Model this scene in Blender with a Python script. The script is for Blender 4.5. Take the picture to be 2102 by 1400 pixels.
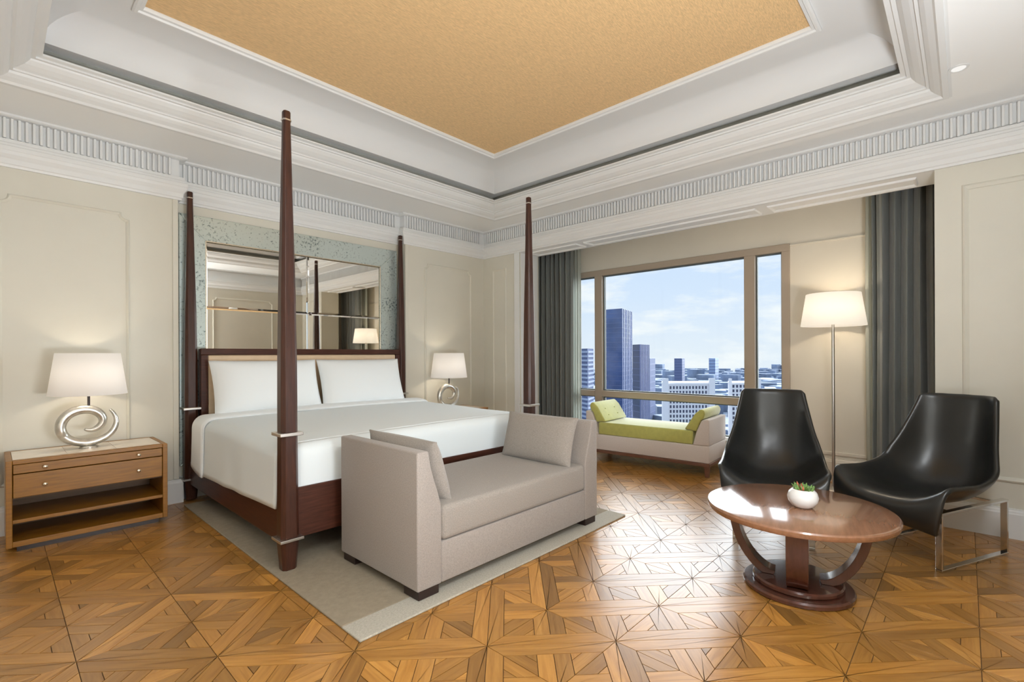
import bpy, bmesh, math, random
from mathutils import Vector, Matrix, noise

# ------------------------------------------------------------------ scene reset
for o in list(bpy.data.objects):
    bpy.data.objects.remove(o)
SC = bpy.context.scene
COL = SC.collection
PI = math.pi

# ------------------------------------------------------------------ camera
FPX, CX, V0, W, Hh = 996.5, 1051.0, 728.3, 2102.0, 1400.0
CAMH = 1.25
YAW = math.radians(43.07)      # angle of the room's X axis to the right of the view direction
ROLL = math.radians(-0.23)
cd = bpy.data.cameras.new('camera')
cam = bpy.data.objects.new('camera', cd)
COL.objects.link(cam)
cd.sensor_width = 36.0
cd.sensor_fit = 'HORIZONTAL'
cd.lens = 36.0 * FPX / W
cd.shift_y = (V0 - Hh / 2) / W
cd.clip_end = 6000
cd.clip_start = 0.02
fwd = Vector((math.cos(YAW), math.sin(YAW), 0))
rgt = Vector((math.sin(YAW), -math.cos(YAW), 0))
up = Vector((0, 0, 1))
u2 = up * math.cos(ROLL) - rgt * math.sin(ROLL)
r2 = fwd.cross(u2)
M = Matrix((r2, u2, -fwd)).transposed().to_4x4()
M.translation = Vector((0, 0, CAMH))
cam.matrix_world = M
SC.camera = cam

# ------------------------------------------------------------------ view / exposure
SC.view_settings.view_transform = 'Standard'
SC.view_settings.look = 'None'
SC.view_settings.gamma = 1.0
SC.view_settings.use_curve_mapping = False
SC.view_settings.exposure = 0.0
SC.cycles.use_denoising = True
SC.cycles.max_bounces = 10
SC.cycles.diffuse_bounces = 5
SC.cycles.glossy_bounces = 4
SC.cycles.transparent_max_bounces = 10
SC.cycles.caustics_reflective = False
SC.cycles.caustics_refractive = False
SC.cycles.sample_clamp_indirect = 4.0

# ------------------------------------------------------------------ world: daylight sky with thin clouds
wd = bpy.data.worlds.new('sky')
SC.world = wd
wd.use_nodes = True
nt = wd.node_tree
nt.nodes.clear()
def N(nt, t, **kw):
    n = nt.nodes.new(t)
    for k, v in kw.items():
        if k.startswith('_'):
            setattr(n, k[1:], v)
        else:
            n.inputs[k.replace('__', ' ')].default_value = v
    return n
L = lambda nt, a, b: nt.links.new(a, b)
tc = N(nt, 'ShaderNodeTexCoord')
sx = N(nt, 'ShaderNodeSeparateXYZ'); L(nt, tc.outputs['Generated'], sx.inputs[0])
rp = N(nt, 'ShaderNodeValToRGB'); L(nt, sx.outputs['Z'], rp.inputs[0])
cr = rp.color_ramp
cr.elements[0].position = 0.0; cr.elements[0].color = (0.80, 0.88, 0.97, 1)
cr.elements[1].position = 0.40; cr.elements[1].color = (0.50, 0.69, 1.0, 1)
e = cr.elements.new(0.12); e.color = (0.68, 0.81, 1.0, 1)
mp = N(nt, 'ShaderNodeMapping'); mp.inputs['Scale'].default_value = (2.6, 2.6, 9.0)
mp.inputs['Location'].default_value = (3.1, 0.4, 1.3)
L(nt, tc.outputs['Generated'], mp.inputs[0])
nz = N(nt, 'ShaderNodeTexNoise', Scale=2.2, Detail=7.0, Roughness=0.58); L(nt, mp.outputs[0], nz.inputs['Vector'])
cl = N(nt, 'ShaderNodeValToRGB'); L(nt, nz.outputs['Fac'], cl.inputs[0])
cl.color_ramp.elements[0].position = 0.50; cl.color_ramp.elements[0].color = (0, 0, 0, 1)
cl.color_ramp.elements[1].position = 0.66; cl.color_ramp.elements[1].color = (0.85, 0.85, 0.85, 1)
mx = N(nt, 'ShaderNodeMix', _data_type='RGBA')
L(nt, cl.outputs[0], mx.inputs[0]); L(nt, rp.outputs[0], mx.inputs[6]); mx.inputs[7].default_value = (0.95, 0.98, 1.0, 1)
bg = N(nt, 'ShaderNodeBackground', Strength=1.05); L(nt, mx.outputs[2], bg.inputs[0])
ow = N(nt, 'ShaderNodeOutputWorld'); L(nt, bg.outputs[0], ow.inputs[0])

# ------------------------------------------------------------------ sun: veiled by bright haze, shining in through the window
sd = bpy.data.lights.new('sun', 'SUN'); sd.energy = 12.5; sd.angle = math.radians(95); sd.color = (0.92, 0.96, 1.0)
sun = bpy.data.objects.new('sun', sd); COL.objects.link(sun)
sun.rotation_euler = Vector((-0.85, -0.12, -0.50)).to_track_quat('-Z', 'Y').to_euler()
sun.location = (30, 4, 20)

# added fill: large soft area light under the soffit, out of view
def area(name, loc, size, power, color=(1, 0.95, 0.88), target=(0, 0, -1), shape='RECTANGLE'):
    d = bpy.data.lights.new(name, 'AREA'); d.shape = shape
    d.size = size[0]
    if shape == 'RECTANGLE': d.size_y = size[1]
    d.energy = power; d.color = color
    o = bpy.data.objects.new(name, d); COL.objects.link(o)
    o.location = loc
    o.rotation_euler = Vector(target).to_track_quat('-Z', 'Y').to_euler()
    return o
area('entrance_fill_light', (0.30, -0.36, 2.90), (2.4, 0.5), 100, (0.92, 0.96, 1.0), (0, -0.30, -0.95))
# added bounce fill with no fixture, out of view, aimed up at the ceiling
area('ceiling_bounce_fill', (1.20, -0.60, 0.75), (1.0, 0.5), 150, (0.92, 0.96, 1.0), (-0.08, 0.48, 0.86))

# ------------------------------------------------------------------ materials
MATS = {}
def mat(name, col, rough=0.6, metal=0.0, spec=0.5, coat=0.0, noise_amt=0.0, noise_scale=8.0, stretch=None,
        col2=None, bump=0.0, bump_scale=60.0, sheen=0.0, coords='Object', detail=4.0, coat_rough=0.1, bstretch=None):
    if name in MATS: return MATS[name]
    m = bpy.data.materials.new(name); m.use_nodes = True
    t = m.node_tree
    b = t.nodes['Principled BSDF']
    b.inputs['Base Color'].default_value = (*col, 1)
    b.inputs['Roughness'].default_value = rough
    b.inputs['Metallic'].default_value = metal
    b.inputs['Specular IOR Level'].default_value = spec
    b.inputs['Coat Weight'].default_value = coat
    b.inputs['Coat Roughness'].default_value = coat_rough
    if sheen:
        b.inputs['Sheen Weight'].default_value = sheen
    if noise_amt or col2 or bump:
        c = N(t, 'ShaderNodeTexCoord')
        q = N(t, 'ShaderNodeMapping'); L(t, c.outputs[coords], q.inputs[0])
        if stretch: q.inputs['Scale'].default_value = stretch
    if noise_amt or col2:
        n = N(t, 'ShaderNodeTexNoise', Scale=noise_scale, Detail=detail, Roughness=0.6); L(t, q.outputs[0], n.inputs['Vector'])
        r = N(t, 'ShaderNodeValToRGB'); L(t, n.outputs['Fac'], r.inputs[0])
        k = noise_amt
        c1 = tuple(x * (1 - k) for x in col); c2 = col2 or tuple(min(1, x * (1 + k)) for x in col)
        r.color_ramp.elements[0].position = 0.3; r.color_ramp.elements[0].color = (*c1, 1)
        r.color_ramp.elements[1].position = 0.7; r.color_ramp.elements[1].color = (*c2, 1)
        L(t, r.outputs[0], b.inputs['Base Color'])
    if bump:
        q2 = N(t, 'ShaderNodeMapping'); L(t, c.outputs[coords], q2.inputs[0])
        if bstretch or stretch: q2.inputs['Scale'].default_value = bstretch or stretch
        n2 = N(t, 'ShaderNodeTexNoise', Scale=bump_scale, Detail=3.0); L(t, q2.outputs[0], n2.inputs['Vector'])
        bp = N(t, 'ShaderNodeBump', Strength=bump, Distance=0.004); L(t, n2.outputs['Fac'], bp.inputs['Height'])
        L(t, bp.outputs[0], b.inputs['Normal'])
    MATS[name] = m
    return m

WALL = mat('wall_cream', (0.67, 0.65, 0.57), 0.55, noise_amt=0.03, noise_scale=1.5)
WINWALL = mat('wall_window_cream', (0.74, 0.69, 0.59), 0.6, noise_amt=0.03, noise_scale=1.5)
WHITE = mat('trim_white', (0.77, 0.78, 0.78), 0.45)
CEILW = mat('ceiling_white', (0.87, 0.88, 0.88), 0.7)  # lifted above the trim white, putting extra soffit light into the colour
COVEW = mat('cove_white', (0.74, 0.75, 0.755), 0.7)  # ceiling white greyed down, so the cove's shade sits in its colour
SLOTG = mat('slot_shade_grey', (0.30, 0.30, 0.27), 0.7)  # dark grey deepens the recess; the slot's shade is put into the colour
ORANGE = mat('gold_grasscloth', (0.76, 0.52, 0.265), 0.65, noise_amt=0.22, noise_scale=34, stretch=(1, 9, 1), bump=0.25, bump_scale=220)
SUB = mat('parquet_joint', (0.10, 0.05, 0.02), 0.8)
DWOOD = mat('dark_walnut', (0.046, 0.0155, 0.0088), 0.32, spec=0.35, coat=0.1, noise_amt=0.35, noise_scale=10, stretch=(9, 9, 0.7), coat_rough=0.15)
DWOODH = mat('dark_walnut_horizontal', (0.056, 0.017, 0.009), 0.42, spec=0.3, coat=0.0, noise_amt=0.35, noise_scale=10, stretch=(0.7, 0.7, 9), coat_rough=0.15)
NWOOD = mat('honey_oak', (0.25, 0.105, 0.009), 0.38, noise_amt=0.22, noise_scale=9, stretch=(0.8, 6, 9))
NDARK = mat('honey_oak_shaded', (0.10, 0.043, 0.006), 0.5, noise_amt=0.22, noise_scale=9, stretch=(0.8, 6, 9))  # darker copy of the oak; interior shade is painted in
TWOOD = mat('cherry_table', (0.26, 0.125, 0.068), 0.16, coat=0.6, noise_amt=0.15, noise_scale=6, stretch=(1, 8, 8), coat_rough=0.06)
TWOODD = mat('cherry_base', (0.085, 0.030, 0.019), 0.2, coat=0.5, noise_amt=0.2, noise_scale=6, stretch=(6, 6, 1), coat_rough=0.08)
MARBLE = mat('cream_marble', (0.74, 0.66, 0.56), 0.15, col2=(0.82, 0.76, 0.68), noise_scale=7, detail=8)
STEEL = mat('brushed_steel', (0.62, 0.59, 0.55), 0.3, metal=1.0)
CHROME = mat('chrome', (0.72, 0.71, 0.69), 0.12, metal=1.0)
SILVER = mat('silver_leaf', (0.66, 0.64, 0.59), 0.3, metal=1.0, noise_amt=0.25, noise_scale=14, bump=0.2, bump_scale=30)
BRASS = mat('pale_knob_metal', (0.80, 0.72, 0.58), 0.25, metal=1.0)
LINEN = mat('white_linen', (0.765, 0.825, 0.85), 0.85, bump=0.10, bump_scale=9, sheen=0.1)
PILLW = mat('pillow_cotton', (0.83, 0.865, 0.88), 0.85, bump=0.12, bump_scale=10, sheen=0.15)
HBPAD = mat('beige_leather', (0.66, 0.50, 0.33), 0.45, noise_amt=0.05, noise_scale=12)
SOFA = mat('taupe_weave', (0.315, 0.277, 0.250), 0.9, noise_amt=0.16, noise_scale=180, bump=0.3, bump_scale=300, sheen=0.2)
SOFAC = mat('taupe_weave_cushion', (0.300, 0.266, 0.236), 0.9, noise_amt=0.18, noise_scale=170, bump=0.3, bump_scale=300, sheen=0.2)
FOOT = mat('espresso_foot', (0.022, 0.011, 0.009), 0.35)
RUG = mat('rug_pile', (0.285, 0.235, 0.168), 0.95, noise_amt=0.10, noise_scale=30, bump=0.5, bump_scale=160)
RUGB = mat('rug_border', (0.43, 0.40, 0.335), 0.95, noise_amt=0.22, noise_scale=90, stretch=(1, 2.5, 1), bump=0.7, bump_scale=120)
GREEN = mat('lime_velvet', (0.47, 0.47, 0.125), 0.7, noise_amt=0.08, noise_scale=20, sheen=0.5)
CHAISE = mat('oatmeal_fabric', (0.66, 0.60, 0.56), 0.9, noise_amt=0.06, noise_scale=120, bump=0.2, bump_scale=260)
CHWOOD = mat('chaise_wood', (0.16, 0.072, 0.045), 0.35, noise_amt=0.2, noise_scale=10, stretch=(6, 1, 6))
LEATHER = mat('black_leather', (0.015, 0.0155, 0.015), 0.29, spec=0.5, bump=0.16, bump_scale=24)
POT = mat('white_ceramic', (0.80, 0.80, 0.79), 0.25)
LEAF = mat('succulent_green', (0.13, 0.24, 0.06), 0.5, noise_amt=0.4, noise_scale=60)
LEAFR = mat('succulent_red', (0.42, 0.12, 0.06), 0.5, noise_amt=0.3, noise_scale=60)
SOIL = mat('soil', (0.05, 0.035, 0.02), 0.9)
WFRAME = mat('window_taupe', (0.42, 0.345, 0.27), 0.42)
WGASK = mat('window_gasket', (0.10, 0.12, 0.12), 0.5)
CURT = mat('curtain_grey_green', (0.165, 0.175, 0.165), 0.7, noise_amt=0.06, noise_scale=90, stretch=(1, 1, .2), sheen=0.4)
BULBC = (1.0, 0.83, 0.62)

def principled(m): return m.node_tree.nodes['Principled BSDF']

def mirror_mat():
    m = bpy.data.materials.new('mirror'); m.use_nodes = True
    b = principled(m); b.inputs['Base Color'].default_value = (0.93, 0.905, 0.84, 1)
    b.inputs['Metallic'].default_value = 1; b.inputs['Roughness'].default_value = 0.015
    return m
MIRROR = mirror_mat()

def antique_mat():
    m = bpy.data.materials.new('antique_mirror'); m.use_nodes = True; t = m.node_tree; b = principled(m)
    c = N(t, 'ShaderNodeTexCoord')
    n = N(t, 'ShaderNodeTexNoise', Scale=42.0, Detail=5.0, Roughness=0.7); L(t, c.outputs['Object'], n.inputs['Vector'])
    n2 = N(t, 'ShaderNodeTexNoise', Scale=3.0, Detail=2.0); L(t, c.outputs['Object'], n2.inputs['Vector'])
    ad = N(t, 'ShaderNodeMath', _operation='MULTIPLY_ADD'); L(t, n2.outputs['Fac'], ad.inputs[0]); ad.inputs[1].default_value = 0.35
    L(t, n.outputs['Fac'], ad.inputs[2])
    r = N(t, 'ShaderNodeValToRGB'); L(t, ad.outputs[0], r.inputs[0])
    r.color_ramp.elements[0].position = 0.50; r.color_ramp.elements[0].color = (0.10, 0.15, 0.16, 1)
    r.color_ramp.elements[1].position = 0.62; r.color_ramp.elements[1].color = (0.58, 0.66, 0.64, 1)
    L(t, r.outputs[0], b.inputs['Base Color'])
    b.inputs['Metallic'].default_value = 0.55; b.inputs['Roughness'].default_value = 0.28
    return m
ANTIQUE = antique_mat()

def shade_mat(name, col, trans, glow):
    # fabric shade: diffuse and translucent, glowing from the lit bulb inside
    m = bpy.data.materials.new(name); m.use_nodes = True; t = m.node_tree; t.nodes.clear()
    d = N(t, 'ShaderNodeBsdfDiffuse', Color=(*col, 1)); tr = N(t, 'ShaderNodeBsdfTranslucent', Color=(*col, 1))
    mx = N(t, 'ShaderNodeMixShader', Fac=trans); L(t, d.outputs[0], mx.inputs[1]); L(t, tr.outputs[0], mx.inputs[2])
    e = N(t, 'ShaderNodeEmission', Color=(1, 0.92, 0.82, 1), Strength=glow)
    ad = N(t, 'ShaderNodeAddShader'); L(t, mx.outputs[0], ad.inputs[0]); L(t, e.outputs[0], ad.inputs[1])
    o = N(t, 'ShaderNodeOutputMaterial'); L(t, ad.outputs[0], o.inputs[0])
    return m
SHADE = shade_mat('linen_shade', (0.90, 0.88, 0.86), 0.45, 0.17)
SHADE2 = shade_mat('ivory_shade', (0.92, 0.89, 0.82), 0.5, 0.36)

def glass_mat():
    m = bpy.data.materials.new('window_glass'); m.use_nodes = True; t = m.node_tree; t.nodes.clear()
    a = N(t, 'ShaderNodeBsdfTransparent', Color=(0.97, 0.985, 0.98, 1)); g = N(t, 'ShaderNodeBsdfGlossy', Roughness=0.0)
    f = N(t, 'ShaderNodeFresnel', IOR=1.25)
    mx = N(t, 'ShaderNodeMixShader'); L(t, f.outputs[0], mx.inputs[0]); L(t, a.outputs[0], mx.inputs[1]); L(t, g.outputs[0], mx.inputs[2])
    o = N(t, 'ShaderNodeOutputMaterial'); L(t, mx.outputs[0], o.inputs[0])
    return m
GLASS = glass_mat()

def sheer_mat():
    m = bpy.data.materials.new('sheer_voile'); m.use_nodes = True; t = m.node_tree; t.nodes.clear()
    a = N(t, 'ShaderNodeBsdfTransparent'); d = N(t, 'ShaderNodeBsdfDiffuse', Color=(0.66, 0.68, 0.63, 1)); tr = N(t, 'ShaderNodeBsdfTranslucent', Color=(0.72, 0.75, 0.70, 1))
    m1 = N(t, 'ShaderNodeMixShader', Fac=0.55); L(t, d.outputs[0], m1.inputs[1]); L(t, tr.outputs[0], m1.inputs[2])
    m2 = N(t, 'ShaderNodeMixShader', Fac=0.75); L(t, a.outputs[0], m2.inputs[1]); L(t, m1.outputs[0], m2.inputs[2])
    o = N(t, 'ShaderNodeOutputMaterial'); L(t, m2.outputs[0], o.inputs[0])
    return m
SHEER = sheer_mat()

def emis(name, col, s):
    m = bpy.data.materials.new(name); m.use_nodes = True; t = m.node_tree; t.nodes.clear()
    e = N(t, 'ShaderNodeEmission', Color=(*col, 1), Strength=s); o = N(t, 'ShaderNodeOutputMaterial'); L(t, e.outputs[0], o.inputs[0])
    return m
BULB = emis('bulb_glow', (1, 0.85, 0.65), 6.0)
DOWNL = emis('downlight_lens', (1, 0.97, 0.92), 0.95)

def parquet_mat():
    m = bpy.data.materials.new('oak_parquet'); m.use_nodes = True; t = m.node_tree; b = principled(m)
    uv = N(t, 'ShaderNodeUVMap', _uv_map='grain')
    q = N(t, 'ShaderNodeMapping'); q.inputs['Scale'].default_value = (2.2, 30, 1); L(t, uv.outputs[0], q.inputs[0])
    n = N(t, 'ShaderNodeTexNoise', Scale=1.6, Detail=6.0, Roughness=0.62, Distortion=0.6); L(t, q.outputs[0], n.inputs['Vector'])
    at = N(t, 'ShaderNodeAttribute', _attribute_name='tone')
    r = N(t, 'ShaderNodeValToRGB'); L(t, n.outputs['Fac'], r.inputs[0])
    r.color_ramp.elements[0].position = 0.25; r.color_ramp.elements[0].color = (0.250, 0.100, 0.013, 1)
    r.color_ramp.elements[1].position = 0.75; r.color_ramp.elements[1].color = (0.450, 0.225, 0.052, 1)
    mx = N(t, 'ShaderNodeMix', _data_type='RGBA', _blend_type='MULTIPLY'); mx.inputs[0].default_value = 1
    L(t, r.outputs[0], mx.inputs[6]); L(t, at.outputs['Color'], mx.inputs[7])
    L(t, mx.outputs[2], b.inputs['Base Color'])
    b.inputs['Roughness'].default_value = 0.30
    b.inputs['Specular IOR Level'].default_value = 0.55
    b.inputs['Coat Weight'].default_value = 0.35; b.inputs['Coat Roughness'].default_value = 0.36
    bp = N(t, 'ShaderNodeBump', Strength=0.05, Distance=0.002); L(t, n.outputs['Fac'], bp.inputs['Height']); L(t, bp.outputs[0], b.inputs['Normal'])
    return m
PARQ = parquet_mat()

# ------------------------------------------------------------------ mesh helpers
class MB:
    def __init__(s): s.v = []; s.f = []
    def add(s, vs, fs):
        o = len(s.v); s.v += [tuple(x) for x in vs]; s.f += [[i + o for i in f] for f in fs]; return s
    def box(s, x0, x1, y0, y1, z0, z1):
        return s.add([(x0, y0, z0), (x1, y0, z0), (x1, y1, z0), (x0, y1, z0), (x0, y0, z1), (x1, y0, z1), (x1, y1, z1), (x0, y1, z1)],
                     [(0, 3, 2, 1), (4, 5, 6, 7), (0, 1, 5, 4), (1, 2, 6, 5), (2, 3, 7, 6), (3, 0, 4, 7)])
    def prism(s, poly, z0, z1):
        n = len(poly)
        return s.add([(x, y, z0) for x, y in poly] + [(x, y, z1) for x, y in poly],
                     [list(range(n))[::-1], list(range(n, 2 * n))] + [(i, (i + 1) % n, n + (i + 1) % n, n + i) for i in range(n)])
    def prism_map(s, poly, a0, a1, fn):
        """extrude polygon (p,q) along third coordinate a, fn(p,q,a)->xyz"""
        n = len(poly)
        return s.add([fn(p, q, a0) for p, q in poly] + [fn(p, q, a1) for p, q in poly],
                     [list(range(n))[::-1], list(range(n, 2 * n))] + [(i, (i + 1) % n, n + (i + 1) % n, n + i) for i in range(n)])
    def loft(s, rings, cap=True, closed=True):
        n = len(rings[0]); vs = [p for r in rings for p in r]; fs = []
        for j in range(len(rings) - 1):
            for i in range(n if closed else n - 1):
                k = (i + 1) % n
                fs.append((j * n + i, j * n + k, (j + 1) * n + k, (j + 1) * n + i))
        if cap and closed:
            fs.append(list(range(n))[::-1]); fs.append([(len(rings) - 1) * n + i for i in range(n)])
        return s.add(vs, fs)
    def lathe(s, prof, n=32, c=(0, 0, 0), cap=True):
        return s.loft([[(c[0] + r * math.cos(2 * PI * i / n), c[1] + r * math.sin(2 * PI * i / n), c[2] + z) for i in range(n)] for r, z in prof], cap)
    def tube(s, pts, rad, n=8, closed=False, cap=True):
        pts = [Vector(p) for p in pts]; m = len(pts); rings = []
        up0 = Vector((0, 0, 1)); prev = None
        for i, p in enumerate(pts):
            if closed: d = (pts[(i + 1) % m] - pts[i - 1])
            else: d = pts[min(i + 1, m - 1)] - pts[max(i - 1, 0)]
            d.normalize()
            a = prev if prev is not None else (up0 if abs(d.z) < 0.9 else Vector((1, 0, 0)))
            b = d.cross(a); b.normalize(); a = b.cross(d); a.normalize(); prev = a
            r = rad[i] if isinstance(rad, (list, tuple)) else rad
            rings.append([p + (a * math.cos(2 * PI * k / n) + b * math.sin(2 * PI * k / n)) * r for k in range(n)])
        if closed: rings.append(rings[0])
        return s.loft(rings, cap and not closed)
    def grid(s, fn, nu, nv):
        vs = [fn(i / nu, j / nv) for j in range(nv + 1) for i in range(nu + 1)]
        fs = [(j * (nu + 1) + i, j * (nu + 1) + i + 1, (j + 1) * (nu + 1) + i + 1, (j + 1) * (nu + 1) + i) for j in range(nv) for i in range(nu)]
        return s.add(vs, fs)
    def sweep(s, path, prof, closed=False):
        """path: 2D points (left normal = +n side); prof: closed polygon of (n, z)"""
        m = len(path); P_ = [Vector(p) for p in path]; rings = []
        for i in range(m):
            d0 = (P_[i] - P_[i - 1]) if (i > 0 or closed) else (P_[1] - P_[0])
            d1 = (P_[(i + 1) % m] - P_[i]) if (i < m - 1 or closed) else (P_[-1] - P_[-2])
            d0.normalize(); d1.normalize()
            n0 = Vector((-d0.y, d0.x)); n1 = Vector((-d1.y, d1.x))
            mt = (n0 + n1) / (1 + n0.dot(n1))
            rings.append([(P_[i].x + mt.x * q[0], P_[i].y + mt.y * q[0], q[1]) for q in prof])
        if closed: rings.append(rings[0])
        return s.loft(rings, cap=not closed)
    def build(s, name, material, parent=None, smooth=False, bevel=0.0, seg=2, angle=35, solid=0.0, sub=0, merge=False):
        me = bpy.data.meshes.new(name)
        me.from_pydata(s.v, [], s.f)
        bm = bmesh.new(); bm.from_mesh(me)
        if merge: bmesh.ops.remove_doubles(bm, verts=bm.verts, dist=1e-5)
        bmesh.ops.recalc_face_normals(bm, faces=bm.faces)
        if bevel:
            ed = [e for e in bm.edges if len(e.link_faces) == 2 and e.calc_face_angle(0) > math.radians(angle)]
            if ed: bmesh.ops.bevel(bm, geom=ed, offset=bevel, segments=seg, profile=0.5, affect='EDGES', clamp_overlap=True)
        bm.to_mesh(me); bm.free()
        if smooth:
            for p in me.polygons: p.use_smooth = True
            if smooth != 'all':
                try: me.set_sharp_from_angle(angle=math.radians(smooth if smooth is not True else 40))
                except Exception: pass
        if material: me.materials.append(material)
        o = bpy.data.objects.new(name, me); COL.objects.link(o)
        if parent: o.parent = parent
        if solid:
            md = o.modifiers.new('thickness', 'SOLIDIFY'); md.thickness = solid; md.offset = 0
        if sub:
            md = o.modifiers.new('smooth', 'SUBSURF'); md.levels = sub; md.render_levels = sub
        return o
def tag(o, label, cat=None, group=None, kind=None):
    o['label'] = label
    if cat: o['category'] = cat
    if group: o['group'] = group
    if kind: o['kind'] = kind
    return o
def thing(name, label, cat, loc=(0, 0, 0), rz=0.0, group=None):
    o = bpy.data.objects.new(name, None); COL.objects.link(o); o.location = loc; o.rotation_euler = (0, 0, rz)
    o.empty_display_size = 0.1
    return tag(o, label, cat, group)
def clone(root, loc, rz, label, group=None):
    r = root.copy(); COL.objects.link(r); r.location = loc; r.rotation_euler = (0, 0, rz); r['label'] = label
    if group: r['group'] = group
    for ch in list(root.children):
        c = ch.copy(); COL.objects.link(c); c.parent = r
        for g in list(ch.children):
            d = g.copy(); COL.objects.link(d); d.parent = c
    return r
def struct(o, label, cat): return tag(o, label, cat, kind='structure')
def point_light(name, loc, power, rad, parent=None, color=BULBC):
    d = bpy.data.lights.new(name, 'POINT'); d.energy = power; d.shadow_soft_size = rad; d.color = color
    o = bpy.data.objects.new(name, d); COL.objects.link(o); o.location = loc
    if parent: o.parent = parent
    return o
def project(x, y, z):
    d = x * fwd.x + y * fwd.y; l = x * rgt.x + y * rgt.y
    if d < 0.05: return None
    return CX + FPX * l / d, V0 - FPX * (z - CAMH) / d

# ------------------------------------------------------------------ room dimensions
WX, WY = 4.696, 4.927            # window-side wall plane, headboard wall plane
LX, FY = -1.30, -0.74            # walls behind the photographer
AX0, AX1, AY = 1.088, 3.385, 5.02 # alcove behind the bed
OY0, OY1 = 0.164, 4.25           # window bay opening
PX = 5.08                        # bay pier depth
BX = 5.62                        # window wall plane
ZC = 2.584                       # underside of the cornice / lintel
ZS = 2.95                        # soffit
TZ = 3.10                        # tray lip
TX0, TX1, TY0, TY1 = 0.214, 4.101, 0.31, 4.112
TOP = 3.62

# ---- floor slab and parquet
floor = struct(MB().box(LX - .1, BX + .12, FY - .1, 5.12, -0.12, -0.0045).build('floor', SUB), 'oak parquet floor of diagonal strips and star joints', 'floor')
def clip_half(poly, a, b, c):    # keep a*x+b*y<=c
    out = []
    for i in range(len(poly)):
        p, q = poly[i], poly[(i + 1) % len(poly)]
        dp, dq = a * p[0] + b * p[1] - c, a * q[0] + b * q[1] - c
        if dp <= 1e-9: out.append(p)
        if (dp < -1e-9 and dq > 1e-9) or (dp > 1e-9 and dq < -1e-9):
            t = dp / (dp - dq); out.append((p[0] + (q[0] - p[0]) * t, p[1] + (q[1] - p[1]) * t))
    return out
def inset(poly, d):
    n = len(poly); out = []
    A = sum(poly[i][0] * poly[(i + 1) % n][1] - poly[(i + 1) % n][0] * poly[i][1] for i in range(n))
    sg = 1 if A > 0 else -1
    for i in range(n):
        p0, p1, p2 = Vector(poly[i - 1]), Vector(poly[i]), Vector(poly[(i + 1) % n])
        d0 = (p1 - p0).normalized(); d1 = (p2 - p1).normalized()
        n0 = Vector((-d0.y, d0.x)) * sg; n1 = Vector((-d1.y, d1.x)) * sg
        k = 1 + n0.dot(n1)
        if k < 0.25: k = 0.25
        mt = (n0 + n1) / k
        out.append((p1.x + mt.x * d, p1.y + mt.y * d))
    return out
PXP, PYP = 0.405, 0.3865
NX0, NY0 = 1.85, 1.504
HWS = 0.071
rnd = random.Random(11)
pieces = []   # (poly, grain angle, size class)
def cell_pieces(i, j):
    x0, y0 = NX0 + i * PXP, NY0 + j * PYP
    sq = [(x0, y0), (x0 + PXP, y0), (x0 + PXP, y0 + PYP), (x0, y0 + PYP)]
    mx_, my_ = x0 + PXP / 2, y0 + PYP / 2
    if 0 <= i <= 3 and -4 <= j <= -1: A = True
    elif j >= 0 and i in (0, 1): A = False
    else: A = (i + j) % 2 == 0
    dA = Vector((PXP, -PYP)).normalized(); dB = Vector((PXP, PYP)).normalized()
    d, e_ = (dA, dB) if A else (dB, dA)
    nd = Vector((-d.y, d.x)); ne = Vector((-e_.y, e_.x))
    c0 = nd.x * mx_ + nd.y * my_; c1 = ne.x * mx_ + ne.y * my_
    H = clip_half
    out = []
    ang = math.atan2(d.y, d.x); ang2 = math.atan2(e_.y, e_.x)
    # continuous strip: two planks
    out.append((H(H(sq, nd.x, nd.y, c0 + HWS), -nd.x, -nd.y, -c0), ang))
    out.append((H(H(sq, -nd.x, -nd.y, -(c0 - HWS)), nd.x, nd.y, c0), ang))
    up_ = H(sq, -nd.x, -nd.y, -(c0 + HWS)); lo = H(sq, nd.x, nd.y, c0 - HWS)
    for half in (up_, lo):
        out.append((H(H(half, ne.x, ne.y, c1 + HWS), -ne.x, -ne.y, -c1), ang2))
        out.append((H(H(half, -ne.x, -ne.y, -(c1 - HWS)), ne.x, ne.y, c1), ang2))
        for sgn in (1, -1):
            tri = H(half, -sgn * ne.x, -sgn * ne.y, -(sgn * c1 + HWS))
            if len(tri) >= 3:
                cxm = sum(p[0] for p in tri) / len(tri) - mx_; cym = sum(p[1] for p in tri) / len(tri) - my_
                dv = Vector((1, 0)) if abs(cxm) > abs(cym) else Vector((0, 1))
                s2 = 1 if (cxm if dv.x else cym) > 0 else -1
                lim = (PXP if dv.x else PYP) / 2 - 0.062
                cc = (mx_ if dv.x else my_)
                g = PI / 2 if dv.x else 0
                big = H(tri, -s2 * dv.x, -s2 * dv.y, -(s2 * cc + lim))
                small = H(tri, s2 * dv.x, s2 * dv.y, s2 * cc + lim)
                out.append((big, g)); 
                if len(small) >= 3: out.append((small, ang2))
    return [(p, g) for p, g in out if len(p) >= 3]
def in_room(x, y):
    return (LX < x < WX and FY < y < WY) or (AX0 < x < AX1 and WY <= y < AY) or (WX <= x < PX and OY0 < y < OY1) or (PX <= x < BX and -.3 < y < 4.85)
def parea(poly):
    n = len(poly); return abs(sum(poly[i][0] * poly[(i + 1) % n][1] - poly[(i + 1) % n][0] * poly[i][1] for i in range(n))) / 2
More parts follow.
